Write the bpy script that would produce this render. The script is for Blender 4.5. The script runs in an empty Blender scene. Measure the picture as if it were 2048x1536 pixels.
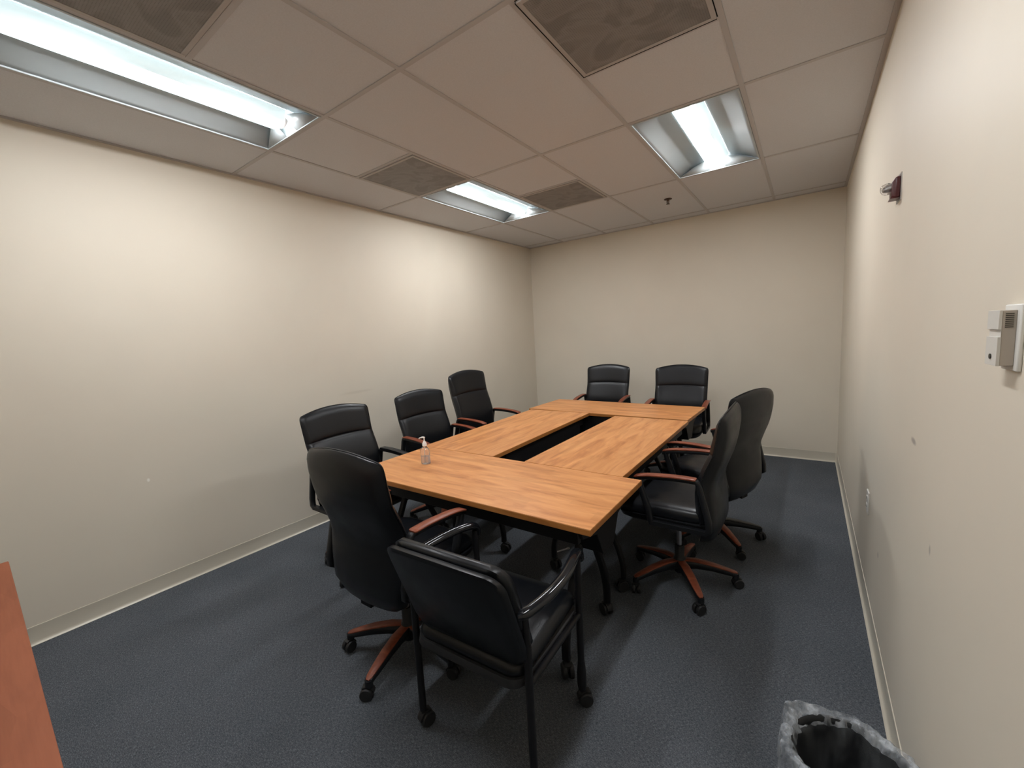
import bpy, math, random
from mathutils import Vector, Matrix
random.seed(7)
PI = math.pi
col = bpy.context.scene.collection
scn = bpy.context.scene

# ------------------------------------------------------------------ camera
YAW, PITCH, ROLL = 0.6212, -0.1181, -0.0569
cam_d = bpy.data.cameras.new('camera'); cam_d.sensor_width = 36.0
cam_d.lens = 830.69 / 2048 * 36.0; cam_d.clip_start = 0.05
cam = bpy.data.objects.new('camera', cam_d); col.objects.link(cam)
cy_, sy_, cp_, sp_ = math.cos(YAW), math.sin(YAW), math.cos(PITCH), math.sin(PITCH)
fw = Vector((-sy_*cp_, cy_*cp_, sp_)); r0 = Vector((cy_, sy_, 0)); u0 = r0.cross(fw)
rr = r0*math.cos(ROLL) + u0*math.sin(ROLL); uu = -r0*math.sin(ROLL) + u0*math.cos(ROLL)
M = Matrix((rr, uu, -fw)).transposed().to_4x4(); M.translation = Vector((0.3084, -1.4042, 1.4821))
cam.matrix_world = M
scn.camera = cam
# ------------------------------------------------------------------ view, world, lamps
scn.view_settings.view_transform = 'Standard'; scn.view_settings.look = 'None'
scn.view_settings.gamma = 1.0; scn.view_settings.use_curve_mapping = False
scn.view_settings.exposure = 0.0
LAMP_STRENGTH = 87.0
LAMP_COLOR = (0.965, 0.975, 1.0, 1)
w = bpy.data.worlds.new('world'); scn.world = w; w.use_nodes = True
w.node_tree.nodes['Background'].inputs[0].default_value = (0.5, 0.5, 0.5, 1)
w.node_tree.nodes['Background'].inputs[1].default_value = 0.02

# room numbers (metres)
U = 0.6096
H = 2.6952
XL, XR, YB, YF = -2.986, 0.582, 3.834, -2.30

# ------------------------------------------------------------------ materials
def mat(name, color, rough=0.5, spec=0.5, metal=0.0, coat=0.0, trans=0.0, ior=1.45, sheen=0.0):
    m = bpy.data.materials.new(name); m.use_nodes = True
    b = m.node_tree.nodes['Principled BSDF']
    b.inputs['Base Color'].default_value = (*color, 1); b.inputs['Roughness'].default_value = rough
    b.inputs['Specular IOR Level'].default_value = spec; b.inputs['Metallic'].default_value = metal
    b.inputs['Coat Weight'].default_value = coat; b.inputs['Transmission Weight'].default_value = trans
    b.inputs['IOR'].default_value = ior; b.inputs['Sheen Weight'].default_value = sheen
    return m
def nd(m, typ, **kw):
    n = m.node_tree.nodes.new(typ)
    for k, v in kw.items():
        if k in n.inputs.keys() if hasattr(n.inputs, 'keys') else False: n.inputs[k].default_value = v
        else: setattr(n, k, v)
    return n
def lk(m, a, b): m.node_tree.links.new(a, b)
def coords(m, scale=(1, 1, 1), space='Object'):
    tc = nd(m, 'ShaderNodeTexCoord'); mp = nd(m, 'ShaderNodeMapping')
    mp.inputs['Scale'].default_value = scale
    lk(m, tc.outputs[space], mp.inputs['Vector']); return mp.outputs[0]
def noise(m, vec, scale, detail=3, rough=0.5):
    n = nd(m, 'ShaderNodeTexNoise'); n.inputs['Scale'].default_value = scale
    n.inputs['Detail'].default_value = detail; n.inputs['Roughness'].default_value = rough
    lk(m, vec, n.inputs['Vector']); return n.outputs['Fac']
def ramp(m, fac, stops):
    r = nd(m, 'ShaderNodeValToRGB'); cr = r.color_ramp
    cr.elements[0].position = stops[0][0]; cr.elements[0].color = (*stops[0][1], 1)
    cr.elements[1].position = stops[-1][0]; cr.elements[1].color = (*stops[-1][1], 1)
    for p, c in stops[1:-1]:
        e = cr.elements.new(p); e.color = (*c, 1)
    lk(m, fac, r.inputs['Fac']); return r.outputs['Color']
def mix(m, fac, a, b, mode='MIX'):
    n = nd(m, 'ShaderNodeMix'); n.data_type = 'RGBA'; n.blend_type = mode
    if isinstance(fac, (int, float)): n.inputs[0].default_value = fac
    else: lk(m, fac, n.inputs[0])
    for i, v in ((6, a), (7, b)):
        if isinstance(v, tuple): n.inputs[i].default_value = (*v, 1)
        else: lk(m, v, n.inputs[i])
    return n.outputs[2]
def bump(m, h, strength, dist=0.001):
    b = nd(m, 'ShaderNodeBump'); b.inputs['Strength'].default_value = strength
    b.inputs['Distance'].default_value = dist; lk(m, h, b.inputs['Height'])
    lk(m, b.outputs[0], m.node_tree.nodes['Principled BSDF'].inputs['Normal'])
def setc(m, c): lk(m, c, m.node_tree.nodes['Principled BSDF'].inputs['Base Color'])

WALLC = (0.70, 0.64, 0.535)
def wall_mat(name, spots=()):
    m = mat(name, WALLC, 0.55, 0.35)
    v = coords(m)
    c = ramp(m, noise(m, v, 1.2, 4), [(0.3, tuple(a*0.97 for a in WALLC)), (0.7, tuple(min(1, a*1.03) for a in WALLC))])
    for (p, rad, cc) in spots:                                   # small scuff marks
        d = nd(m, 'ShaderNodeVectorMath'); d.operation = 'DISTANCE'
        s = nd(m, 'ShaderNodeVectorMath'); s.operation = 'MULTIPLY'
        s.inputs[1].default_value = rad; lk(m, v, s.inputs[0]); lk(m, s.outputs[0], d.inputs[0])
        d.inputs[1].default_value = tuple(a*b for a, b in zip(p, rad))
        f = ramp(m, d.outputs['Value'], [(0.4, (1, 1, 1)), (1.0, (0, 0, 0))])
        c = mix(m, f, c, cc)
    setc(m, c)
    bump(m, noise(m, v, 260, 2), 0.06, 0.001)
    return m
M_wall = wall_mat('painted_wall')
M_wall_l = wall_mat('painted_wall_with_nick', [((XL, -.703, .72), (70, 110, 70), (0.9, 0.87, 0.8)), ((XL, .80, 1.05), (30, 5, 60), (.64, .58, .48))])
M_wall_r = wall_mat('painted_wall_with_scuffs', [((XR, .319, 1.087), (90, 22, 80), (0.40, 0.36, 0.31)), ((XR, .9, .43), (60, 60, 60), (.42, .38, .33)),
                    ((XR, .05, .86), (80, 90, 60), (.45, .41, .35))])
M_base = mat('vinyl_cove_base', (0.62, 0.575, 0.475), 0.28, 0.5)
M_carpet = mat('carpet', (0.05, 0.055, 0.065), 0.95, 0.1)
_v = coords(M_carpet, (1, 1, 1)); _v2 = coords(M_carpet, (55, 240, 1)); _v3 = coords(M_carpet, (230, 60, 1))
_a = noise(M_carpet, _v2, 1.6, 3, .7); _b = noise(M_carpet, _v3, 1.6, 3, .7); _c = noise(M_carpet, _v, 2.2, 4, .6)
_c1 = ramp(M_carpet, _a, [(.32, (.026, .030, .036)), (.52, (.092, .103, .116)), (.70, (.27, .295, .325))])
_c2 = ramp(M_carpet, _b, [(.34, (.030, .034, .040)), (.68, (.19, .206, .232))])
_cc = mix(M_carpet, .45, _c1, _c2)
_cc = mix(M_carpet, .55, _cc, ramp(M_carpet, _c, [(.35, (.82, .84, .85)), (.65, (1.12, 1.10, 1.10))]), 'MULTIPLY')
setc(M_carpet, _cc); bump(M_carpet, noise(M_carpet, _v, 420, 2), 0.7, 0.004)

M_tile = mat('ceiling_tile', (0.53, 0.475, 0.425), 0.9, 0.1)
_v = coords(M_tile); setc(M_tile, ramp(M_tile, noise(M_tile, _v, 150, 4, .7), [(.3, (.60, .60, .61)), (.7, (.66, .665, .68))]))
bump(M_tile, noise(M_tile, _v, 180, 3, .7), .25, .001)
M_grid = mat('ceiling_grid_bar', (0.50, 0.485, 0.48), 0.6, 0.3)
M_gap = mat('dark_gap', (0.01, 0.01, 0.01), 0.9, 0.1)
M_vframe = mat('vent_frame_paint', (0.46, 0.43, 0.41), 0.6, 0.2)
M_vent = mat('perforated_vent_face', (0.2, 0.18, 0.16), 0.55, 0.3)
_v = coords(M_vent, (115, 115, 115))
_vo = nd(M_vent, 'ShaderNodeTexVoronoi'); _vo.inputs['Scale'].default_value = 1.0; _vo.inputs['Randomness'].default_value = 0.0
lk(M_vent, _v, _vo.inputs['Vector'])
_dots = ramp(M_vent, _vo.outputs['Distance'], [(.28, (.03, .027, .026)), (.42, (.27, .255, .245))])
_sw = nd(M_vent, 'ShaderNodeTexNoise'); _sw.inputs['Scale'].default_value = 5.0; _sw.inputs['Detail'].default_value = 1.5; _sw.inputs['Distortion'].default_value = 1.6
lk(M_vent, coords(M_vent, (1, 1, 1)), _sw.inputs['Vector'])
_dust = ramp(M_vent, _sw.outputs['Fac'], [(.40, (.70, .70, .70)), (.50, (1, 1, 1)), (.62, (.86, .86, .86))])
setc(M_vent, mix(M_vent, .7, _dots, _dust, 'MULTIPLY'))
M_white = mat('white_enamel', (0.43, 0.47, 0.48), 0.35, 0.5)
M_lens = mat('lamp_lens', (0.9, 0.9, 0.9), 0.4)
_b = M_lens.node_tree.nodes['Principled BSDF']; _b.inputs['Emission Color'].default_value = LAMP_COLOR; _b.inputs['Emission Strength'].default_value = LAMP_STRENGTH
M_lensside = mat('lamp_lens_flank', (0.9, 0.9, 0.9), 0.4)
_b = M_lensside.node_tree.nodes['Principled BSDF']; _b.inputs['Emission Color'].default_value = (.93, .99, 1, 1); _b.inputs['Emission Strength'].default_value = 4.0
M_side = mat('lamp_side_screen', (0.75, 0.85, 0.86), 0.4)
_b = M_side.node_tree.nodes['Principled BSDF']; _b.inputs['Emission Color'].default_value = (0.80, 0.97, 1.0, 1); _b.inputs['Emission Strength'].default_value = .75
M_clearplastic = mat('frosted_end_cap', (0.30, 0.285, 0.27), 0.35, 0.5)
M_steel = mat('brushed_steel', (0.55, 0.55, 0.56), 0.3, 0.5, 1.0)

def wood(name, c_dark, c_mid, c_light, axis='X', rough=.38, scale=1.0):
    m = mat(name, c_mid, rough, 0.4)
    s = (1.1, 6.5, 6.5) if axis == 'X' else (6.5, 1.1, 6.5)
    v = coords(m, tuple(a*scale for a in s))
    n1 = nd(m, 'ShaderNodeTexNoise'); n1.inputs['Scale'].default_value = 2.6; n1.inputs['Detail'].default_value = 5; n1.inputs['Roughness'].default_value = .55; n1.inputs['Distortion'].default_value = .9
    lk(m, v, n1.inputs['Vector'])
    c1 = ramp(m, n1.outputs['Fac'], [(.28, c_dark), (.46, c_mid), (.70, c_light)])
    v2 = coords(m, ((2, 9, 9) if axis == 'X' else (9, 2, 9)))
    vo = nd(m, 'ShaderNodeTexVoronoi'); vo.inputs['Scale'].default_value = 1.15; vo.distance = 'CHEBYCHEV'
    lk(m, v2, vo.inputs['Vector'])
    c2 = ramp(m, vo.outputs['Color'], [(.1, (.86, .84, .80)), (.9, (1.06, 1.06, 1.06))])
    c = mix(m, .7, c1, c2, 'MULTIPLY')
    v3 = coords(m, ((12, 220, 220) if axis == 'X' else (220, 12, 220)))
    c = mix(m, .5, c, ramp(m, noise(m, v3, 1, 2), [(.3, (.9, .88, .85)), (.7, (1.05, 1.05, 1.05))]), 'MULTIPLY')
    setc(m, c); return m
M_top = wood('honey_maple_laminate', (0.42, 0.155, 0.05), (0.61, 0.265, 0.095), (0.72, 0.345, 0.135))
M_edge = wood('maple_edge_band', (0.26, 0.10, 0.025), (0.38, 0.155, 0.04), (0.44, 0.19, 0.055))
M_desk = wood('cherry_laminate', (0.24, 0.072, 0.032), (0.28, 0.086, 0.039), (0.31, 0.098, 0.045), rough=.6)
M_cap = mat('cherry_stained_wood', (0.20, 0.052, 0.026), 0.38, 0.4)
setc(M_cap, ramp(M_cap, noise(M_cap, coords(M_cap, (30, 8, 20)), 1.5, 4, .6), [(.3, (.15, .036, .018)), (.7, (.27, .075, .036))]))
M_leather = mat('black_leather', (0.0050, 0.0060, 0.0080), 0.36, 0.42)
_v = coords(M_leather); bump(M_leather, noise(M_leather, _v, 300, 3, .6), .18, .0006)
_r = ramp(M_leather, noise(M_leather, _v, 9, 3), [(.3, (.28, .28, .28)), (.7, (.42, .42, .42))]); lk(M_leather, _r, M_leather.node_tree.nodes['Principled BSDF'].inputs['Roughness'])
M_plastic = mat('black_plastic', (0.010, 0.011, 0.013), 0.4, 0.4)
M_wheel = mat('caster_rubber', (0.018, 0.018, 0.019), 0.5, 0.4)
M_gloss = mat('glossy_black_arm', (0.008, 0.009, 0.011), 0.10, 0.5)
M_metal = mat('black_powder_coat', (0.008, 0.008, 0.010), 0.45, 0.4)
M_tablemetal = mat('black_table_metal', (0.007, 0.007, 0.008), 0.5, 0.3)
M_red = mat('red_alarm_plastic', (0.075, 0.014, 0.016), 0.35, 0.5)
M_glass = mat('strobe_glass', (0.95, 0.95, 0.95), 0.02, 0.6, trans=1.0, ior=1.4)
M_device = mat('ivory_device_plastic', (0.62, 0.60, 0.55), 0.45, 0.4)
M_plate = mat('ivory_wall_plate', (0.74, 0.73, 0.69), 0.4, 0.4)
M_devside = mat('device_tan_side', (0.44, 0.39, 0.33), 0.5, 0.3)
M_devdark = mat('device_slots', (0.06, 0.055, 0.045), 0.7, 0.2)
M_bronze = mat('sprinkler_bronze', (0.06, 0.03, 0.015), 0.4, 0.5, .6)
M_pet = mat('bottle_plastic', (0.96, 0.96, 0.97), 0.06, 0.6, trans=.93, ior=1.38)
M_gel = mat('sanitizer_gel', (0.93, 0.93, 0.95), 0.25, 0.5, trans=.80, ior=1.33)
M_pump = mat('white_pump_plastic', (0.85, 0.85, 0.83), 0.35, 0.5)
M_bin = mat('black_bin_plastic', (0.010, 0.011, 0.012), 0.5, 0.4)
# thin translucent liner: mix of transparent and glossy/diffuse
M_liner = bpy.data.materials.new('clear_bin_liner'); M_liner.use_nodes = True
_nt = M_liner.node_tree; _out = _nt.nodes['Material Output']; _pb = _nt.nodes['Principled BSDF']
_pb.inputs['Base Color'].default_value = (0.50, 0.54, 0.58, 1); _pb.inputs['Roughness'].default_value = .22
_tr = _nt.nodes.new('ShaderNodeBsdfTransparent'); _mx = _nt.nodes.new('ShaderNodeMixShader')
_v = coords(M_liner, (1, 1, .35)); _n = noise(M_liner, _v, 26, 4, .6)
_f = ramp(M_liner, _n, [(.38, (.07, .07, .07)), (.66, (.66, .66, .66))])
_nt.links.new(_f, _mx.inputs[0]); _nt.links.new(_tr.outputs[0], _mx.inputs[1]); _nt.links.new(_pb.outputs[0], _mx.inputs[2]); _nt.links.new(_mx.outputs[0], _out.inputs[0])
bump(M_liner, _n, .8, .01)

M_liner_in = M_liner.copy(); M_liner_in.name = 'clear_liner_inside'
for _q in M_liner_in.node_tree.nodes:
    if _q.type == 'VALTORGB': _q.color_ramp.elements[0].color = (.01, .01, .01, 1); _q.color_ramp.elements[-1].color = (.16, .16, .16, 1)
# ------------------------------------------------------------------ mesh builder
class MB:
    def __init__(s): s.v = []; s.f = []; s.mi = []; s.m = 0
    def add(s, vs, fs):
        o = len(s.v); s.v += [tuple(v) for v in vs]; s.f += [tuple(i+o for i in f) for f in fs]; s.mi += [s.m]*len(fs)
    def box(s, c, d, rot=None):
        x, y, z = (a/2 for a in d); vs = [Vector((i*x, j*y, k*z)) for i in (-1, 1) for j in (-1, 1) for k in (-1, 1)]
        if rot is not None: vs = [rot @ v for v in vs]
        s.add([v+Vector(c) for v in vs], [(0, 1, 3, 2), (4, 6, 7, 5), (0, 4, 5, 1), (2, 3, 7, 6), (0, 2, 6, 4), (1, 5, 7, 3)]); return s
    def span(s, a, b): return s.box([(p+q)/2 for p, q in zip(a, b)], [abs(q-p) for p, q in zip(a, b)])
    def prism(s, pts, z0, z1, T=None):            # polygon in xy extruded in z
        n = len(pts); vs = [Vector((x, y, z0)) for x, y in pts]+[Vector((x, y, z1)) for x, y in pts]
        if T is not None: vs = [T @ v for v in vs]
        s.add(vs, [tuple(range(n-1, -1, -1)), tuple(range(n, 2*n))]+[(i, (i+1) % n, n+(i+1) % n, n+i) for i in range(n)]); return s
    def rings(s, rings, cap0=True, cap1=True):    # lofted closed rings
        n = len(rings[0]); vs = [v for r in rings for v in r]; fs = []
        for a in range(len(rings)-1):
            for i in range(n): fs.append((a*n+i, a*n+(i+1) % n, (a+1)*n+(i+1) % n, (a+1)*n+i))
        if cap0: fs.append(tuple(range(n-1, -1, -1)))
        if cap1: fs.append(tuple((len(rings)-1)*n+i for i in range(n)))
        s.add(vs, fs); return s
    def lathe(s, prof, c=(0, 0, 0), n=24, T=None, cap=True):
        R = []
        for r, z in prof:
            ring = [Vector((r*math.cos(2*PI*i/n), r*math.sin(2*PI*i/n), z)) for i in range(n)]
            if T is not None: ring = [T @ v for v in ring]
            R.append([v+Vector(c) for v in ring])
        return s.rings(R, cap, cap)
    def tube(s, path, r, n=10, flat=None):        # flat=(a,b): elliptical section radii along (side, up)
        P = [Vector(p) for p in path]; R = []; side = None
        for i, p in enumerate(P):
            t = (P[min(i+1, len(P)-1)]-P[max(i-1, 0)]).normalized()
            if side is None: side = t.cross(Vector((0, 0, 1))) if abs(t.z) < .95 else Vector((1, 0, 0))
            side = (side - t*side.dot(t)).normalized(); up = side.cross(t)
            rad = r[i] if isinstance(r, (list, tuple)) else r; a, b = (rad, rad) if flat is None else (rad*flat[0], rad*flat[1])
            R.append([p+side*a*math.cos(2*PI*k/n)+up*b*math.sin(2*PI*k/n) for k in range(n)])
        return s.rings(R)
    def ribbon(s, path, wx, th, cx=0.0):          # bar swept in the y-z plane, width along x, thickness th (number or list)
        P = [Vector((0, a, b)) for a, b in path]; R = []
        for i, p in enumerate(P):
            t = (P[min(i+1, len(P)-1)]-P[max(i-1, 0)]).normalized(); nrm = Vector((0, -t.z, t.y))
            h = (th[i] if isinstance(th, (list, tuple)) else th)/2; w2 = (wx[i] if isinstance(wx, (list, tuple)) else wx)/2; k = .3*min(h, w2)
            sec = [(-w2, -h+k), (-w2+k, -h), (w2-k, -h), (w2, -h+k), (w2, h-k), (w2-k, h), (-w2+k, h), (-w2, h-k)]
            R.append([p+Vector((cx+a, 0, 0))+nrm*b for a, b in sec])
        return s.rings(R)
    def grid(s, F, nu, nv, closeu=False):
        vs = [F(i/(nu if closeu else nu-1), j/(nv-1)) for j in range(nv) for i in range(nu)]; fs = []
        for j in range(nv-1):
            for i in range(nu if closeu else nu-1): fs.append((j*nu+i, j*nu+(i+1) % nu, (j+1)*nu+(i+1) % nu, (j+1)*nu+i))
        s.add(vs, fs); return s
    def build(s, name, m, parent=None, bevel=0, smooth=40, weld=False, subsurf=0, solid=0):
        me = bpy.data.meshes.new(name); me.from_pydata(s.v, [], s.f); ms = m if isinstance(m, list) else [m]
        for q in ms: me.materials.append(q)
        me.polygons.foreach_set('material_index', s.mi)
        me.validate(); me.update()
        import bmesh
        bm = bmesh.new(); bm.from_mesh(me)
        if weld: bmesh.ops.remove_doubles(bm, verts=bm.verts, dist=1e-5)
        bmesh.ops.recalc_face_normals(bm, faces=bm.faces); bm.to_mesh(me); bm.free()
        for p in me.polygons: p.use_smooth = True
        try: me.set_sharp_from_angle(angle=math.radians(smooth))
        except Exception: pass
        o = bpy.data.objects.new(name, me); col.objects.link(o)
        if parent is not None: o.parent = parent
        if solid:
            q = o.modifiers.new('solid', 'SOLIDIFY'); q.thickness = solid; q.offset = 0
        if bevel:
            q = o.modifiers.new('bevel', 'BEVEL'); q.width = bevel; q.segments = 2; q.limit_method = 'ANGLE'; q.angle_limit = math.radians(35)
        if subsurf:
            q = o.modifiers.new('sub', 'SUBSURF'); q.levels = subsurf; q.render_levels = subsurf
        return o
def tag(o, label=None, cat=None, group=None, kind=None):
    for k, v in (('label', label), ('category', cat), ('group', group), ('kind', kind)):
        if v: o[k] = v
    return o
def empty(name, loc=(0, 0, 0), rz=0):
    o = bpy.data.objects.new(name, None); o.empty_display_size = .1; col.objects.link(o); o.location = loc; o.rotation_euler = (0, 0, rz); return o
def copy_tree(o, parent=None):
    c = o.copy(); col.objects.link(c)
    if parent is not None: c.parent = parent
    for ch in list(o.children): copy_tree(ch, c)
    return c
def smooth_path(pts, n=6):                        # Catmull-Rom
    out = []; P = [Vector(p) for p in pts]
    for i in range(len(P)-1):
        a, b, c, d = P[max(i-1, 0)], P[i], P[i+1], P[min(i+2, len(P)-1)]
        for k in range(n):
            t = k/n; out.append(.5*((2*b)+(c-a)*t+(2*a-5*b+4*c-d)*t*t+(3*b-a-3*c+d)*t**3))
    out.append(P[-1]); return out
def sp2(pts, n=5): return [(v.x, v.y) for v in smooth_path([(a, b, 0) for a, b in pts], n)]

# ------------------------------------------------------------------ the room
def struct(o): o['kind'] = 'structure'; return o
struct(MB().span((XL-.1, YF-.1, -.1), (XR+.1, YB+.1, 0)).build('floor', M_carpet))
struct(MB().span((XL-.1, YF, 0), (XL, YB, 3.0)).build('wall_left', M_wall_l))
struct(MB().span((XR, YF, 0), (XR+.1, YB, 3.0)).build('wall_right', M_wall_r))
struct(MB().span((XL-.1, YB, 0), (XR+.1, YB+.1, 3.0)).build('wall_back', M_wall))
struct(MB().span((XL-.1, YF-.1, 0), (XR+.1, YF, 3.0)).build('wall_front', M_wall))
# ceiling tiles as one structure, with openings for lamps and vents
lamps = [(-4, -2), (-4, 2), (-1, 2), (-1, -2)]                       # (x cell, first row) 2 rows long
vents = [(-1, 0), (-3, -2), (-4, 1), (-3, 3)]                         # 2x2 cells
xs = [XL/U, -4, -3, -2, -1, 0, XR/U]; rows = [YF/U, -2, 0, 2, 4, 6, YB/U]
t = MB()
Z0, Z1 = H+.004, H+.022
def tile(x0, x1, y0, y1):
    t.span((x0*U+.003, y0*U+.003, Z0), (x1*U-.003, y1*U-.003, Z1))
for i in range(6):
    for j in range(6):
        x0, x1, y0, y1 = xs[i], xs[i+1], rows[j], rows[j+1]
        if (x0, y0) in lamps: continue
        vv = [v for v in vents if v[0] == x0 and y0 <= v[1] < y1]
        if vv:
            for k in (y0, y0+1):
                if (x0, k) not in vents: tile(x0, x1, k, k+1)
        else: tile(x0, x1, y0, y1)
struct(t.build('ceiling', M_tile))
struct(MB().span((XL-.1, YF-.1, 2.98), (XR+.1, YB+.1, 3.0)).build('ceiling_slab', M_gap))
g = MB(); B = .0115
for x in xs[1:-1]: g.span((x*U-B, YF, H), (x*U+B, YB, H+.004)); g.span((x*U-.002, YF, H+.004), (x*U+.002, YB, H+.04))
for y in rows[1:-1]:
    for i in range(6): g.span((xs[i]*U+(B if i else 0), y*U-B, H), (xs[i+1]*U-(B if i < 5 else 0), y*U+B, H+.004))
for (x, y) in [(-1, 1), (-3, -1), (-4, 1), (-3, 3)]: g.span((x*U+B, y*U-B, H), ((x+1)*U-B, y*U+B, H+.004))
struct(g.build('trim_1', M_grid))
a = MB()
a.span((XL, YF, H-.001), (XL+.022, YB, H+.003)); a.span((XR-.022, YF, H-.001), (XR, YB, H+.003))
a.span((XL+.022, YB-.022, H-.001), (XR-.022, YB, H+.003)); a.span((XL+.022, YF, H-.001), (XR-.022, YF+.022, H+.003))
struct(a.build('trim_2', M_grid))
# vinyl cove base: top lip, flat face, flared toe
def cove(name, p0, p1, nrm):
    prof = [(0, 0), (.014, 0), (.0155, .0015), (.0145, .0035), (.009, .006), (.005, .011), (.0035, .02), (.003, .096), (.0034, .098), (.0028, .1), (0, .1)]
    d = Vector(nrm); R = []
    for p in (p0, p1): R.append([Vector(p)+d*a+Vector((0, 0, b)) for a, b in prof])
    m = MB(); m.rings(R); return struct(m.build(name, M_base, smooth=60))
cove('baseboard_left', (XL, YF, 0), (XL, YB, 0), (1, 0, 0)); cove('baseboard_right', (XR, YF, 0), (XR, YB, 0), (-1, 0, 0))
cove('baseboard_back', (XL+.015, YB, 0), (XR-.015, YB, 0), (0, -1, 0)); cove('baseboard_front', (XL+.015, YF, 0), (XR-.015, YF, 0), (0, 1, 0))

# ------------------------------------------------------------------ ceiling lamps
def make_lamp():
    W, L = U-.026, 2*U-.026
    root = empty('ceiling_lamp')
    hw, hl = W/2, L/2
    m = MB()                                      # curved reflector wings
    for s in (-1, 1):
        def F(u, v, s=s):
            x = hw-.008-(hw-.008-.088)*u; z = .004+.072*math.sin(u*PI/2*.95)
            return Vector((s*x, (-hl+.008)+(2*hl-.016)*v, z))
        m.grid(F, 12, 2)
    m.build('reflector', M_white, root, smooth=60, solid=.001)
    m = MB()                                      # rim
    m.span((-hw, -hl, -.003), (-hw+.009, hl, .008)); m.span((hw-.009, -hl, -.003), (hw, hl, .008))
    m.span((-hw+.009, -hl, -.003), (hw-.009, -hl+.009, .008)); m.span((-hw+.009, hl-.009, -.003), (hw-.009, hl, .008))
    m.span((-hw, -hl, .082), (hw, hl, .09)); m.span((-hw, -hl, .008), (-hw+.002, hl, .082)); m.span((hw-.002, -hl, .008), (hw, hl, .082))
    m.span((-hw, -hl, .008), (hw, -hl+.002, .082)); m.span((-hw, hl-.002, .008), (hw, hl, .082))
    m.build('housing', M_white, root)
    for s in (-1, 1):                             # sloped triangular end plates
        m = MB(); ye = s*(hl-.010); yi = s*(hl-.085)
        for q in (-1, 1):
            pts = [Vector((q*(hw-.012), ye, .002)), Vector((q*.055, ye, .002)), Vector((q*.060, yi, .062)), Vector((q*.15, s*(hl-.045), .05))]
            m.add(pts, [(0, 1, 2, 3)])
        m.build('end_plate', M_white, root, solid=.001)
        m = MB()                                  # end cap of the lens
        R = []
        for yy, sc in ((s*(hl-.075), 1.0), (s*(hl-.052), .97)):
            R.append([Vector((.056*sc*math.cos(a), yy, .052-.036*sc*math.sin(a))) for a in [PI*k/14 for k in range(15)]])
        m.rings(R); m.build('lens_end_cap', M_clearplastic, root)
    m = MB()                                      # bright round lens
    ys = [-hl+.075, -hl+.078, hl-.078, hl-.075]; sc = [.9, 1, 1, .9]
    R = [[Vector((.062*k*math.cos(a), y, .056-.050*k*math.sin(a))) for a in [math.radians(g_) for g_ in (20, 26, 33, 40, 47, 55, 64, 73, 82, 90, 98, 107, 116, 125, 133, 140, 147, 154, 160)]] for y, k in zip(ys, sc)]
    m.rings(R); le = m.build('lens', [M_lens, M_lensside], root, smooth=50)
    for f in le.data.polygons:
        if abs(f.center.x) > .0365 and abs(f.normal.y) < .5: f.material_index = 1
    for s in (-1, 1):                             # perforated side screens beside the lens
        m = MB(); m.grid(lambda u, v, s=s: Vector((s*(.062+.028*u), -hl+.078+(2*hl-.156)*v, .022+.052*u)), 3, 2)
        m.build('side_screen', M_side, root, solid=.001)
    return root
lamp0 = make_lamp()
LBL = {(-4, -2): 'long recessed fluorescent ceiling lamp nearest the camera, above the left wall side',
       (-4, 2): 'recessed fluorescent ceiling lamp between the two far square vents',
       (-1, 2): 'recessed fluorescent ceiling lamp on the right side near the sprinkler head',
       (-1, -2): 'recessed fluorescent ceiling lamp above the camera near the right wall'}
first = True
for (x, y) in lamps:
    o = lamp0 if first else copy_tree(lamp0); first = False
    o.location = ((x+.5)*U, (y+1)*U, H); tag(o, LBL[(x, y)], 'ceiling lamp', 'recessed fluorescent ceiling lamps')

# ------------------------------------------------------------------ ceiling vents
def make_vent():
    root = empty('ceiling_vent'); h = U/2-.0155
    m = MB(); f = .018
    m.span((-h, -h, -.005), (-h+f, h, .004)); m.span((h-f, -h, -.005), (h, h, .004)); m.span((-h+f, -h, -.005), (h-f, -h+f, .004)); m.span((-h+f, h-f, -.005), (h-f, h, .004))
    m.build('vent_frame', M_vframe, root, bevel=.0012)
    MB().span((-h+f-.001, -h+f-.001, -.003), (h-f+.001, h-f+.001, 0)).build('perforated_panel', M_vent, root)
    m = MB(); k = h+.012
    m.span((-k, -k, .0042), (k, k, .03)); m.build('duct_box', M_gap, root)
    return root
vent0 = make_vent()
VL = {(-1, 0): 'large perforated ceiling vent at the top edge, dark gap along its frame',
      (-3, -2): 'perforated square ceiling vent beside the nearest lamp, in the top left corner',
      (-4, 1): 'perforated square ceiling vent with swirl marks, left of the middle lamp',
      (-3, 3): 'farthest perforated square ceiling vent, right of the middle lamp'}
for i, c in enumerate(vents):
    gk = i == 0
    o = vent0 if i == 0 else copy_tree(vent0)
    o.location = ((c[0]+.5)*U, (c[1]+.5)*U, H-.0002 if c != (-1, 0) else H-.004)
    if gk:
        first_vent = o
    tag(o, VL[c], 'ceiling vent', 'perforated ceiling vents')
h_ = U/2-.0155
MB().span((-h_-.0035, -h_, -.0055), (-h_-.0002, h_+.0035, 0)).span((-h_, h_+.0002, -.0055), (h_, h_+.0035, 0)).build('gap_shade_strip', M_gap, first_vent)['label'] = 'black strip standing in for the shaded gap along the vent edge'  # added black strip paints the shade of the gap beside the vent frame
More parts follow.
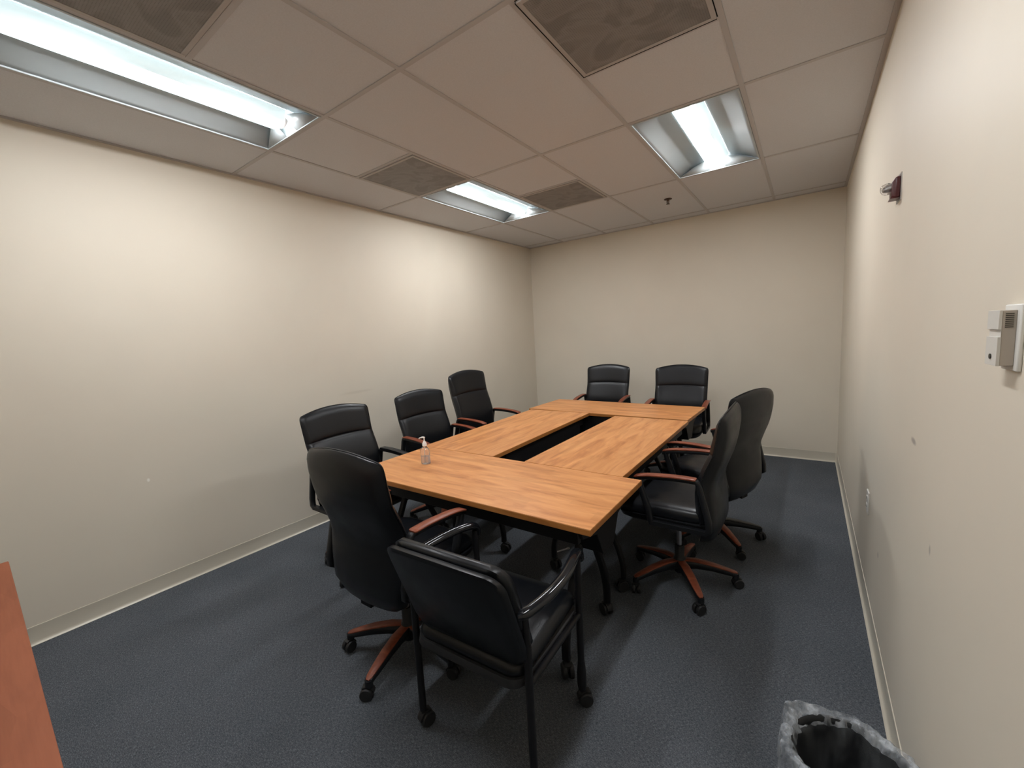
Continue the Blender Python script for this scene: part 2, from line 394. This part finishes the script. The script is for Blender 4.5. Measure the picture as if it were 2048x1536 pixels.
# sprinkler head
s = empty('sprinkler_head', (-.824, 2.944, H+.004)); tag(s, 'small bronze fire sprinkler head hanging from the ceiling near the back wall', 'sprinkler')
MB().lathe([(.0, 0), (.036, 0), (.038, -.003), (.030, -.008), (.0, -.009)]).build('escutcheon', M_bronze, s)
m = MB(); m.lathe([(.009, -.008), (.007, -.014), (.0055, -.022), (.004, -.045)])
for q in (-1, 1): m.tube([(q*.006, 0, -.012), (q*.013, 0, -.022), (q*.011, 0, -.036), (0, 0, -.046)], .002, 6)
m.build('frame', M_bronze, s)
MB().lathe([(.0, -.045), (.018, -.046), (.019, -.048), (.0, -.049)], n=16).build('deflector', M_bronze, s)

# ------------------------------------------------------------------ tables
def ppf(*a): return a
def make_caster(r=.027, gap=.010, name='caster', stem=.075):
    m = MB(); ty = -.012
    for q in (-1, 1):
        T = Matrix.Rotation(PI/2, 4, 'Y')
        m.lathe([(r*.45, -.009), (r*.93, -.009), (r, -.006), (r, .006), (r*.93, .009), (r*.45, .009)], (q*(.009+gap/2), ty, r), 20, T)
    m.tube([(-.006, ty, r), (.006, ty, r)], .006, 8)
    pts = [(-.5, .55), (-.3, 1.05), (.2, 1.15), (.8, .95), (1.0, .5), (.3, .35)]
    m.prism([(a*r, b*r) for a, b in pts], -gap/2+.001, gap/2-.001, Matrix.Translation((0, ty, r)) @ Matrix(((0, 0, 1, 0), (1, 0, 0, 0), (0, 1, 0, 0), (0, 0, 0, 1))))
    R = []                                        # hood over the wheels
    for a in range(11):
        an = PI*(.05+.62*a/10); c, s_ = math.cos(an), math.sin(an)
        R.append([Vector((-.013, ty+(r+.0015)*c, r+(r+.0015)*s_)), Vector((.013, ty+(r+.0015)*c, r+(r+.0015)*s_)), Vector((.013, ty+(r+.006)*c, r+(r+.006)*s_)), Vector((-.013, ty+(r+.006)*c, r+(r+.006)*s_))])
    m.rings(R)
    m.lathe([(.009, 1.2*r), (.009, stem-.008), (.006, stem)], (0, 0, 0), 12)
    return m
def make_table(L=1.52, D=.60, mtop=None, medge=None, panel=0):
    root = empty('conference_table')
    TZ = .735
    m = MB(); k = .0025
    m.span((-L/2, -D/2, TZ-.027), (L/2, D/2, TZ-.0015)); eb = m.build('edge_band', medge or M_edge, None, bevel=.002)
    top = MB().span((-L/2+.0015, -D/2+.0015, TZ-.0016), (L/2-.0015, D/2-.0015, TZ)).build('tabletop', mtop or M_top, root)
    eb.parent = top
    for s in (-1, 1):
        m = MB()
        m.span((-L/2+.07, s*(D/2-.045)-.014, TZ-.027-.066), (L/2-.07, s*(D/2-.045)+.014, TZ-.0271)); m.build('rail', M_tablemetal, root, bevel=.003)
    for s in (-1, 1):
        xe = s*(L/2-.17)
        m = MB()                                  # flip bracket: trapezoid plate and pivot
        P = [(-.27, TZ-.0272), (.27, TZ-.0272), (.25, TZ-.075), (.12, TZ-.11), (.06, TZ-.225), (-.06, TZ-.225), (-.12, TZ-.11), (-.25, TZ-.075)]
        T = Matrix(((0, 0, 1, 0), (1, 0, 0, 0), (0, 1, 0, 0), (0, 0, 0, 1)))
        m.prism(P, min(xe-s*.02, xe+s*.115), max(xe-s*.02, xe+s*.115), T); m.build('flip_bracket', M_tablemetal, root, bevel=.003)
        m = MB()                                  # arched pair of legs
        for q in (-1, 1):
            path = sp2([(q*.0, .60), (q*.05, .545), (q*.115, .42), (q*.185, .28), (q*.222, .16), (q*.226, .075)], 5)
            m.ribbon(path, .034, .026, xe)
        leg = m.build('arched_leg', M_tablemetal, root, smooth=50)
        for q in (-1, 1):
            c = make_caster(.032, .012, stem=.082).build('caster', M_wheel, leg); c.location = (xe, q*.226, 0); c.rotation_euler = (0, 0, random.uniform(-2.5, 2.5))
    m = MB(); m.span((-L/2+.13, -.018, .585), (L/2-.19, .018, .625)); m.build('cross_beam', M_tablemetal, root, bevel=.003)
    if panel: MB().span((-L/2+.16, panel*(D/2-.022)-.006, .47), (L/2-.16, panel*(D/2-.022)+.006, .708)).build('modesty_panel', M_tablemetal, root, bevel=.002)
    return root
TBL = 'four flip-top tables pushed into a ring'
t0 = make_table(panel=1); t0.location = (-1.1025, .257, 0)
tag(t0, 'honey maple laminate table nearest the camera, hand sanitizer bottle on it', 'table', TBL)
t1 = copy_tree(t0); t1.location = (-1.20, 2.325, 0); t1.rotation_euler = (0, 0, math.radians(178.4)); tag(t1, 'honey maple table at the far end, nearest the back wall', 'table')
t2 = make_table(1.452, .618, panel=-1); t2.location = (-1.598, 1.287, 0); t2.rotation_euler = (0, 0, math.radians(90.8)); tag(t2, 'honey maple table lengthwise along the left wall side of the dark opening', 'table', TBL)
t3 = make_table(1.415, .600, panel=1); t3.location = (-.739, 1.268, 0); t3.rotation_euler = (0, 0, math.radians(89.8)); tag(t3, 'honey maple table lengthwise on the right wall side of the dark opening', 'table', TBL)
# thin steel control rod under the right hand table
MB().tube([(.60, -.22, .70), (.60, -.22, .52)], .004, 8).build('control_rod', M_steel, t3)
# orange-brown desks in the lower left corner
d0 = make_table(1.90, .62, M_desk, M_desk); _r = math.radians(-1.5)
d0.location = (-2.158+.95*math.cos(_r)+.31*math.sin(_r), -1.317+.95*math.sin(_r)-.31*math.cos(_r), 0); d0.rotation_euler = (0, 0, _r)
tag(d0, 'orange-brown laminate table cut off by the lower left corner of the photo', 'table')

# silver metal strip on the carpet
st = MB(); st.prism([(-.058, -.0045), (.04, -.0065), (.050, -.010), (.060, -.008), (.064, 0), (.060, .008), (.050, .010), (.04, .0065), (-.058, .0045)], 0, .004)
st.m = 1; st.lathe([(.0045, .0041), (.0001, .0042)], (.052, 0, 0), 12)
o = st.build('metal_strip', [mat('bare_metal_strip', (.72, .72, .74), .35, .5, .3), M_gap]); o.location = (-1.03, .936, 0); o.rotation_euler = (0, 0, math.radians(59)); tag(o, 'small silver metal strip with a hole in its end, on the carpet', 'metal strip')

# ------------------------------------------------------------------ tall task chairs
REAR = [(.335, -.150), (.352, -.188), (.385, -.222), (.45, -.243), (.54, -.238), (.65, -.226), (.70, -.232), (.76, -.252), (.82, -.276), (.88, -.291), (.95, -.302), (1.0, -.300), (1.025, -.293), (1.04, -.282)]
FRONT = [(.335, -.145), (.352, -.140), (.385, -.142), (.45, -.152), (.54, -.150), (.63, -.142), (.70, -.150), (.77, -.172), (.856, -.214), (.90, -.222), (.95, -.232), (1.0, -.246), (1.025, -.258), (1.04, -.272)]
def lerp(tab, z):
    if z <= tab[0][0]: return tab[0][1]
    for (a, b), (c, d) in zip(tab, tab[1:]):
        if z <= c: return b+(d-b)*(z-a)/(c-a)
    return tab[-1][1]
WID = [(.335, .075), (.342, .120), (.36, .165), (.39, .200), (.44, .230), (.52, .248), (.62, .249), (.75, .247), (.88, .248), (1.0, .252), (1.02, .2515), (1.033, .247), (1.04, .240)]
SEAM = .860
def back_row(z, which, n=25):
    hw = lerp(WID, z); yr, yf = lerp(REAR, z), lerp(FRONT, z); ym = yf*.62+yr*.38; out = []
    arch = .034*max(0, min(1, (z-.80)/.2))
    pts = []
    for i in range(n):
        u = -1+2*i/(n-1); e = (1-abs(u)**(7 if which == 'front' else 11))**.38 if abs(u) < 1 else 0
        cur = .022*u*u
        if which == 'front':
            y = ym+(yf-ym)*e
            d = abs(z-SEAM); y -= (.006 if abs(u) < .6 else .003)*math.exp(-(d/.006)**2)*e - .0035*math.exp(-((d-.03)/.03)**2)*e
        else: y = ym+(yr-ym)*e
        pts.append(Vector((u*hw, y+cur, z+arch*(1-u*u)*1.0)))
    return pts
def back_rows(zs, front, back, n=25):
    R = []
    for z in zs:
        a = back_row(z, 'front', n); b = back_row(z, 'rear', n); R.append((a, b))
    return R
def make_chair(db=0.0, worn_left=False, worn_base=None):
    root = empty('office_chair')
    zs = [.335, .338, .344, .352, .365, .385, .41, .45, .5, .55, .6, .65, .70, .74, .78, .81, .835, .842, .849, .853, .857, .860, .863, .867, .872, .88, .89, .91, .94, .965, .985, 1.0, 1.012, 1.022, 1.03, 1.036, 1.04]
    n = 29
    def stretch(v):                                # taller back when raised
        return Vector((v.x, v.y, v.z+db*max(0, min(1, (v.z-.55)/.3)))) if db else v
    for name, which in (('backrest', 'front'), ('back_shell', 'rear')):
        m = MB(); rows_ = []
        for z in zs:
            if name == 'backrest' and z < .44: continue
            outer = back_row(z, which, n)
            yf = lerp(FRONT, z); yr = lerp(REAR, z); ym = yf*.62+yr*.38
            sgn = 1 if which == 'front' else -1
            inner = [Vector((v.x*.985, ym+.022*(v.x/max(lerp(WID, z), 1e-4))**2 - sgn*.0015, v.z)) for v in outer][::-1]
            rows_.append([stretch(v) for v in outer+inner])
        m.rings(rows_); o = m.build(name, M_leather, root, smooth=75, weld=True)
    # piping between cushion and shell
    pl = []
    for s in (-1, 1):
        for z in (zs[7:] if s == -1 else zs[7:][::-1]):
            hw = lerp(WID, z); yf, yr = lerp(FRONT, z), lerp(REAR, z); pl.append(stretch(Vector((s*(hw+.001), yf*.62+yr*.38+.022, z))))
        if s == -1:
            z = 1.04; hw = lerp(WID, z)
            for i in range(1, 14):
                u = -1+2*i/14; pl.append(stretch(Vector((u*hw, lerp(FRONT, z)*.62+lerp(REAR, z)*.38+.022*u*u, z+.034*(1-u*u)+.001))))
    MB().tube(pl, .003, 6).build('piping', M_leather, bpy.data.objects.get(o.name), smooth=60)
    # seat cushion
    m = MB(); R = []
    N = 28
    for (k, z, inset) in ((0, .490, .006), (1, .498, 0), (2, .520, -.002), (3, .540, .004), (4, .552, .018), (5, .558, .05), (6, .560, .11), (7, .559, .18)):
        ring = []
        for i in range(N):
            a = 2*PI*i/N; c, s_ = math.cos(a), math.sin(a); p = .30
            x = (.245-inset)*math.copysign(abs(c)**p, c); y = (.245-inset)*math.copysign(abs(s_)**p, s_)+.03
            zz = z - (.035*max(0, (y-.16)/.115)**2 if k > 1 else .012*max(0, (y-.16)/.115)**2); ring.append(Vector((x, y, zz)))
        R.append(ring)
    m.rings(R); m.build('seat', M_leather, root, smooth=75)
    m = MB(); R = []
    for (z, ins, dy) in ((.432, .07, 0), (.442, .035, 0), (.462, .010, 0), (.488, .0, 0), (.4905, .006, 0)):
        ring = []
        for i in range(N):
            a = 2*PI*i/N; c, s_ = math.cos(a), math.sin(a); p = .30
            x = (.252-ins)*math.copysign(abs(c)**p, c); y = (.255-ins)*math.copysign(abs(s_)**p, s_)+.027
            ring.append(Vector((x, y, z-.012*max(0, (y-.16)/.115)**2)))
        R.append(ring)
    m.rings(R); m.build('seat_shell', M_plastic, root, smooth=60)
    # armrests: closed loop of flat bar with a wooden cap
    for s in (-1, 1):
        cap = sp2([(.163, .703), (.12, .714), (.066, .722), (-.036, .7295), (-.10, .7305), (-.148, .7295)], 4)
        m = MB()
        m.ribbon([(a, b-.010) for a, b in cap]+[(-.156, .712), (-.163, .695), (-.174, .645), (-.192, .57), (-.203, .52), (-.205, .475), (-.18, .455)], .030,
                 [.020]*len(cap)+[.024, .026, .026, .028, .030, .030, .02], s*.260)
        m.ribbon([(.150, .700), (.140, .675), (.118, .61), (.094, .54), (.085, .49), (.075, .455)], .030, [.022, .026, .030, .032, .032, .026], s*.260)
        m.span((s*.260-.015, -.19, .452), (s*.260+.015, .085, .474))
        m.span((s*.22, -.15, .455), (s*.264, -.11, .470)); m.span((s*.22, .02, .455), (s*.264, .06, .470))
        arm = m.build('armrest', M_plastic, root, smooth=50)
        m = MB(); W = [.030]+[.046]*(len(cap)-2)+[.036]
        m.ribbon([(a, b+.0035) for a, b in cap], W, [.004]+[.0075]*(len(cap)-2)+[.006], s*.264)
        worn = worn_left and s == -1
        c = m.build('arm_cap', M_plastic if worn else M_cap, arm, smooth=50)
        c['label'] = 'plain black arm cap' if worn else 'reddish-brown wooden arm cap'
    # mechanism and column
    m = MB(); m.prism([(-.07, -.10), (.07, -.10), (.09, .04), (.06, .11), (-.06, .11), (-.09, .04)], .385, .434)
    m.tube([(.07, .03, .405), (.16, .035, .400), (.235, .035, .402)], .005, 8); m.box((.245, .035, .402), (.04, .022, .008))
    m.span((-.035, -.215, .36), (.035, -.09, .385)); m.span((-.035, -.215, .36), (.035, -.195, .5)); m.build('tilt_mechanism', M_plastic, root, bevel=.004)
    MB().lathe([(.014, .17), (.014, .387)], n=20).build('gas_lift', M_steel, root)['label'] = 'bright silver gas lift tube'
    # base: hub, five arms with wood caps, five casters
    base = MB(); base.lathe([(.0, .055), (.026, .055), (.036, .07), (.038, .12), (.032, .145), (.027, .15), (.027, .215), (.024, .22), (.0, .22)], n=24)
    A = [(.02, .105), (.09, .112), (.17, .104), (.24, .090), (.292, .078)]
    for k in range(5):
        an = 2*PI*k/5; Rm = Matrix.Rotation(an-PI/2, 4, 'Z'); b = MB()
        b.ribbon(A, [.05, .05, .046, .040, .034], [.050, .042, .034, .028, .022]); b.lathe([(.017, .055), (.017, .085)], (0, .292, 0), 14)
        base.add([Rm @ Vector(v) for v in b.v], b.f)
    bo = base.build('star_base', M_plastic, root, smooth=50)
    for k in range(5):
        an = 2*PI*k/5; Rm = Matrix.Rotation(an-PI/2, 4, 'Z'); b = MB()
        C = [(.028, .133), (.09, .1335), (.17, .1215), (.24, .1045), (.285, .0925), (.300, .0875)]
        b.ribbon(C, [.040, .046, .044, .038, .030, .016], .006)
        bb = MB(); bb.add([Rm @ Vector(v) for v in b.v], b.f)
        worn = worn_base == k
        c = bb.build('base_cap', M_plastic if worn else M_cap, bo, smooth=50); c['label'] = 'black base arm cap' if worn else 'reddish-brown wooden base cap'
    cm = make_caster(.027)
    c0 = cm.build('caster', M_wheel, root, smooth=50)
    rnd = [.4, 1.9, 3.5, -1.2, 2.6]
    for k in range(5):
        c = c0 if k == 0 else c0.copy()
        if k: col.objects.link(c)
        an = 2*PI*k/5; c.location = (.292*math.cos(an), .292*math.sin(an), 0); c.rotation_euler = (0, 0, rnd[k]+an)
    return root
def pose(o, x, y, yaw, dh, base_deg, label):
    """seat faces local +y; base turns on its own"""
    o.location = (x, y, 0); o.rotation_euler = (0, 0, math.radians(yaw)); tag(o, label, 'chair', 'black leather task chairs around the tables')
    br = math.radians(base_deg-yaw)
    for c in o.children:
        n = c.name.split('.')[0]
        if n == 'star_base': c.rotation_euler = (0, 0, br)
        elif n in ('tilt_mechanism', 'gas_lift'): c.location.z = min(dh, 0)
        elif n == 'caster':
            an = math.atan2(c.location.y, c.location.x)+br; c.location = (.292*math.cos(an), .292*math.sin(an), 0); c.rotation_euler.z += br
        else: c.location.z = dh
proto = make_chair()
specs = [  # x, y, yaw, seat height offset, base angle, label
    (-1.232, -.222, .5, -.010, -75.5, 'black leather office chair seen from behind, nearest the left front corner of the tables'),
    (-2.098, .194, -90.5, -.004, 219, 'leftmost black leather office chair, wrinkled backrest catching light, one black arm cap'),
    (-2.152, .988, -94.4, -.018, 20, 'black leather office chair in the middle of the three along the left wall'),
    (-2.10, 1.573, -90.1, .026, 10, 'black leather office chair farthest along the left wall, with the tallest backrest'),
    (-1.576, 2.955, 183.5, -.002, 40, 'black leather office chair at the back wall, left of the pair'),
    (-.726, 2.80, 183.2, .003, 55, 'black leather office chair at the back wall, right of the pair'),
    (-.272, .984, 89.6, -.015, -56.4, 'black leather office chair right of the tables, nearest the camera, wooden star base in view'),
    (-.201, 1.618, 69.3, -.010, 22, 'black leather office chair on the right side, turned, standing behind the one nearest the camera'),
]
for i, sp in enumerate(specs):
    if i == 0: o = proto
    elif i == 1: o = make_chair(worn_left=True)
    elif i == 3: o = make_chair(db=.066)
    elif i == 7: o = make_chair(worn_base=0)
    else: o = copy_tree(proto)
    if o is not proto and i in (2, 4, 5, 6):       # undo the prototype's own pose
        br0 = math.radians(specs[0][4]-specs[0][2])
        for c in o.children:
            if c.name.split('.')[0] == 'caster':
                an = math.atan2(c.location.y, c.location.x)-br0; c.location = (.292*math.cos(an), .292*math.sin(an), 0); c.rotation_euler.z -= br0
    pose(o, *sp)
    if i == 1:                                     # this one sits reclined, seat slid forward, arms set lower
        tl = math.radians(1.5)
        for c in o.children:
            n = c.name.split('.')[0]
            if n in ('backrest', 'back_shell'): c.rotation_euler = (tl, 0, 0); c.location = (0, .008+.43*math.sin(tl), sp[3]+.43*(1-math.cos(tl)))
            elif n in ('seat', 'seat_shell'): c.location = (0, .004, 0)
            elif n == 'armrest': c.location = (0, .004, -.022)

# ------------------------------------------------------------------ low guest armchair on casters
gc = empty('guest_armchair', (-.632, -.262, 0), math.radians(2.5)); tag(gc, 'low black four-legged armchair on casters in the foreground, seen from behind', 'chair')
GX = .247
def rrect(hw, hh, r, n=6):
    out = []
    for cx, cz, a0 in ((hw-r, hh-r, 0), (-hw+r, hh-r, 90), (-hw+r, -hh+r, 180), (hw-r, -hh+r, 270)):
        for k in range(n+1):
            a = math.radians(a0+90*k/n); out.append((cx+r*math.cos(a), cz+r*math.sin(a)))
    return out
def gback(off0, off1, grow, zc, hh, hw=.232):     # curved panel following the reclined back line
    R = []
    for off, g_ in ((off0, -.012), (off0+(off1-off0)*.18, 0), (off0+(off1-off0)*.82, 0), (off1, -.012)):
        ring = []
        for a, b in rrect(hw+grow+g_, hh+grow+g_, .055):
            z = zc+b; y = -.175-.36*(z-.46)-.035*(1-(a/.25)**2)+off
            ring.append(Vector((a+.016, y, z+.012*(1-(a/.25)**2)*(b > 0)+.012)))
        R.append(ring)
    m = MB(); m.rings(R); return m
gback(.004, .046, 0, .635, .170).build('backrest', M_leather, gc, smooth=70, subsurf=0)
gback(-.030, -.002, .004, .620, .175).build('back_shell', M_leather, gc, smooth=70)
m = MB(); R = []
for z, ins in ((.405, .02), (.415, .004), (.432, 0), (.452, .006), (.466, .03), (.471, .08), (.472, .14)):
    ring = []
    for a, b in rrect(.232-ins, .225-ins, .06 if ins < .1 else .05):
        y = b+.008; ring.append(Vector((a, y, z+.012*(y/.2)-(.02*max(0, (y-.16)/.07) if z > .42 else 0))))
    R.append(ring)
m.rings(R); m.build('seat', M_leather, gc, smooth=70)
m = MB(); R = []
for z, ins in ((.372, .05), (.380, .015), (.398, 0), (.406, .004)):
    R.append([Vector((a, b+.0, z-.03*max(0, -(b+.1)/.1)*(z < .4)*.5)) for a, b in rrect(.236-ins, .228-ins, .06)])
m.rings(R); m.build('seat_pan', mat('dark_grey_shell', (.030, .031, .034), .5, .4), gc, smooth=70)
for sx in (-1, 1):
    for sy, y, top in ((-1, -.195, .655), (1, .19, .655)):
        if sy < 0: path = [(sx*GX, y, .068), (sx*GX, y, .40), (sx*GX, y-.0, .52), (sx*GX, y-.012, top)]
        else: path = [(sx*GX, y, .068), (sx*GX, y, .40), (sx*GX, y, .58), (sx*GX, y, .625)]
        m = MB(); m.tube(smooth_path(path, 4), .0135, 12)
        if sy > 0: m.tube([(sx*GX, y, .068), (sx*GX, y, .09), (sx*GX, y, .14), (sx*GX, y, .19)], [.016, .019, .019, .0136], 12)
        leg = m.build('leg', M_metal, gc)
        c = make_caster(.028, .010, stem=.075).build('caster', M_wheel, leg); c.location = (sx*GX, y, 0); c.rotation_euler = (0, 0, {(-1, -1): 2.9, (1, -1): .5, (-1, 1): 1.2, (1, 1): 2.2}[(sx, sy)])
    m = MB()
    pth = smooth_path([(sx*(GX-.006), -.225, .648), (sx*(GX+.018), -.205, .654), (sx*(GX+.040), -.12, .662), (sx*(GX+.040), .0, .660), (sx*(GX+.022), .11, .658), (sx*(GX+.006), .175, .650), (sx*GX, .200, .632), (sx*GX, .203, .60)], 6)
    m.tube(pth, [.014]+[.021]*(len(pth)-3)+[.018, .014], 14, flat=(1.05, .75)); m.build('armrest', M_gloss, gc, smooth=60)['label'] = 'shiny black bowed armrest'
m = MB()
for y in (-.185, .175): m.tube([(-GX, y, .39), (GX, y, .39)], .010, 10)
for sx in (-1, 1): m.tube([(sx*GX, -.195, .39), (sx*GX, .19, .39)], .011, 10); m.box((sx*.238, -.205, .56), (.012, .03, .06))
m.build('seat_frame', M_metal, gc)

# ------------------------------------------------------------------ hand sanitizer bottle
bt = empty('sanitizer_bottle', (-1.562, .268, .735)); bt.rotation_euler = (0, 0, math.radians(205)); tag(bt, 'clear pump bottle of hand sanitizer on the table', 'bottle')
def oval(r, z, n=24): return [Vector((r*1.12*math.cos(2*PI*i/n), r*.78*math.sin(2*PI*i/n), z)) for i in range(n)]
m = MB(); m.rings([oval(r, z) for r, z in ((.020, .0005), (.0255, .003), (.0262, .010), (.0255, .045), (.0262, .075), (.0245, .090), (.017, .100), (.012, .104), (.0115, .112))]); m.build('bottle_body', M_pet, bt, smooth=60)
m = MB(); m.rings([oval(r, z) for r, z in ((.018, .004), (.0235, .006), (.0242, .012), (.0236, .05))]); m.build('gel', M_gel, bt, smooth=60)
m = MB(); m.lathe([(.0, .1125), (.0135, .1125), (.0135, .124), (.011, .132), (.0065, .139), (.006, .142), (.0, .142)]); m.build('pump_collar', M_pump, bt)
m = MB(); m.lathe([(.0038, .140), (.0038, .160), (.0065, .161), (.0065, .166), (0, .167)], n=14); m.tube([(0, 0, .164), (.012, 0, .164), (.026, 0, .161), (.034, 0, .156)], [.0052, .0046, .0036, .0028], 10); m.build('pump_head', M_pump, bt)
m = MB(); m.tube([(0, 0, .11), (.003, 0, .01)], .0018, 6); m.build('dip_tube', M_pump, bt)

# ------------------------------------------------------------------ things on the right wall
al = empty('alarm_strobe', (XR, .815, 1.948)); tag(al, 'dark red fire alarm strobe high on the right wall', 'fire alarm')
MB().span((-.003, -.045, -.046), (0, .045, .052)).build('back_plate', M_steel, al)
m = MB(); m.rings([[Vector((x, y*k, z*k2+zo+.003)) for y, z in ((-.036, -.037), (.036, -.037), (.036, .038), (-.036, .038))] for x, k, k2, zo in ((-.003, 1, 1, 0), (-.016, 1, .98, -.001), (-.026, .8, .70, -.006))])
m.build('strobe_body', M_red, al, bevel=.003)
m = MB(); m.prism([(-.026, -.026), (-.003, -.026), (-.003, -.036), (-.030, -.036)], -.03, .03, Matrix(((1, 0, 0, 0), (0, 0, 1, 0), (0, 1, 0, 0), (0, 0, 0, 1)))); m.build('lower_lip', M_red, al)
m = MB(); T = Matrix.Rotation(math.radians(-105), 4, 'Y')
m.lathe([(.018, .0), (.021, .005), (.022, .014), (.020, .023), (.013, .030), (.004, .033), (.0, .0335)], (-.024, 0, .010), 20, T); m.build('strobe_lens', M_glass, al, smooth=60)
m = MB(); m.lathe([(.010, .0), (.012, .010), (.006, .022)], (-.024, 0, .010), 14, T); m.build('lens_reflector', M_steel, al)

th = empty('wall_sensor', (XR, -.36, 1.432)); tag(th, 'ivory wall sensor box on a white plate at the right edge of the photo', 'wall sensor')
MB().span((-.006, -.062, -.053), (0, .004, .053)).build('wall_plate', M_plate, th, bevel=.002)
MB().span((-.022, -.050, -.044), (-.006, .0, .044)).build('sensor_box', M_devside, th, bevel=.001)
m = MB(); m.span((-.0255, -.0505, .014), (-.0219, .0005, .0445)); m.span((-.0225, -.0505, -.044), (-.0219, .0005, .014)); m.span((-.0255, -.0505, -.0445), (-.0215, .0005, .002)); m.build('front_cover', M_device, th, bevel=.0008)
m = MB()
for k in range(8): m.span((-.0185, -.0506, .017+k*.003), (-.0095, -.0498, .0185+k*.003))
m.build('grille_slots', M_devdark, th)
MB().lathe([(.0, 0), (.0042, 0), (.0042, .0015), (0, .0016)], (-.0256, -.026, -.030), 16, Matrix.Rotation(-PI/2, 4, 'Y')).build('sensor_eye', M_devdark, th)

ot = empty('wall_outlet', (XR, 1.285, .53)); tag(ot, 'white electrical outlet low on the right wall', 'outlet')
MB().span((-.006, -.036, -.058), (0, .036, .058)).build('outlet_plate', M_plate, ot, bevel=.002)
for s in (-1, 1):
    m = MB(); m.prism(rrect(.016, .014, .008, 4), -.0025, 0, Matrix.Translation((-.0062, 0, s*.021)) @ Matrix(((0, 0, 1, 0), (1, 0, 0, 0), (0, 1, 0, 0), (0, 0, 0, 1))))
    m.m = 1; m.span((-.0093, -.008, s*.021-.004), (-.0088, -.0062, s*.021+.004)); m.span((-.0093, .0062, s*.021-.004), (-.0088, .008, s*.021+.004)); m.build('socket', [M_plate, M_devdark], ot)

# ------------------------------------------------------------------ waste bin with clear liner
wb = empty('waste_bin', (.425, -.185, 0)); tag(wb, 'black round waste bin with a clear liner over its rim, by the right wall', 'waste bin')
m = MB(); m.lathe([(.0, .004), (.092, .004), (.094, 0), (.098, 0), (.128, .352), (.134, .356), (.133, .364), (.126, .362), (.122, .350), (.094, .012), (.0, .012)], n=40, cap=False); m.build('bin_body', M_bin, wb, smooth=60)
def liner(u, v):
    a = 2*PI*u; f = math.sin(a*4+1)*.5+math.sin(a*7+2.2+v*2)*.35+math.sin(a*13)*.15; g_ = math.sin(a*5+.7)*.6+math.sin(a*9+v*4)*.4
    P = [(.094, .13), (.104, .24), (.110, .300), (.113, .342), (.122, .366), (.136, .374), (.147, .366), (.150, .32), (.152, .25), (.151, .15)]
    t_ = v*(len(P)-1); i = min(int(t_), len(P)-2); q = t_-i; r = P[i][0]*(1-q)+P[i+1][0]*q; z = P[i][1]*(1-q)+P[i+1][1]*q
    r += (.001 if v < .33 else .006)*f; z += .006*g_*math.sin(PI*min(1, v*1.3))
    d = (a-math.radians(140)+PI) % (2*PI)-PI
    flap = math.exp(-(d/.42)**2); r += (.034*flap if v > .5 else .034*flap*max(0, v-.33)/.17); z += .004*flap*(v > .4)
    r += .0022*math.sin(a*23+v*9)*(v > .35)+.0014*math.sin(a*37-v*13)*(v > .35)
    x, y = r*math.cos(a), r*math.sin(a)
    return Vector((min(x, XR-.425-.006), y, z))
ln = MB(); ln.grid(lambda u, v: liner(u, .36+.64*v), 220, 36, True); ln = ln.build('bin_liner', M_liner, wb, smooth=80); ln['label'] = 'crumpled translucent plastic liner'
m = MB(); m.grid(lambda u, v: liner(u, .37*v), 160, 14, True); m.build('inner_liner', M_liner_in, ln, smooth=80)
def pile(u, v):
    a = 2*PI*u; r = .100*(1-v); return Vector((r*math.cos(a), r*math.sin(a), .17+.03*v+.014*math.sin(a*5+v*8)+.010*math.sin(a*9+3*v)))
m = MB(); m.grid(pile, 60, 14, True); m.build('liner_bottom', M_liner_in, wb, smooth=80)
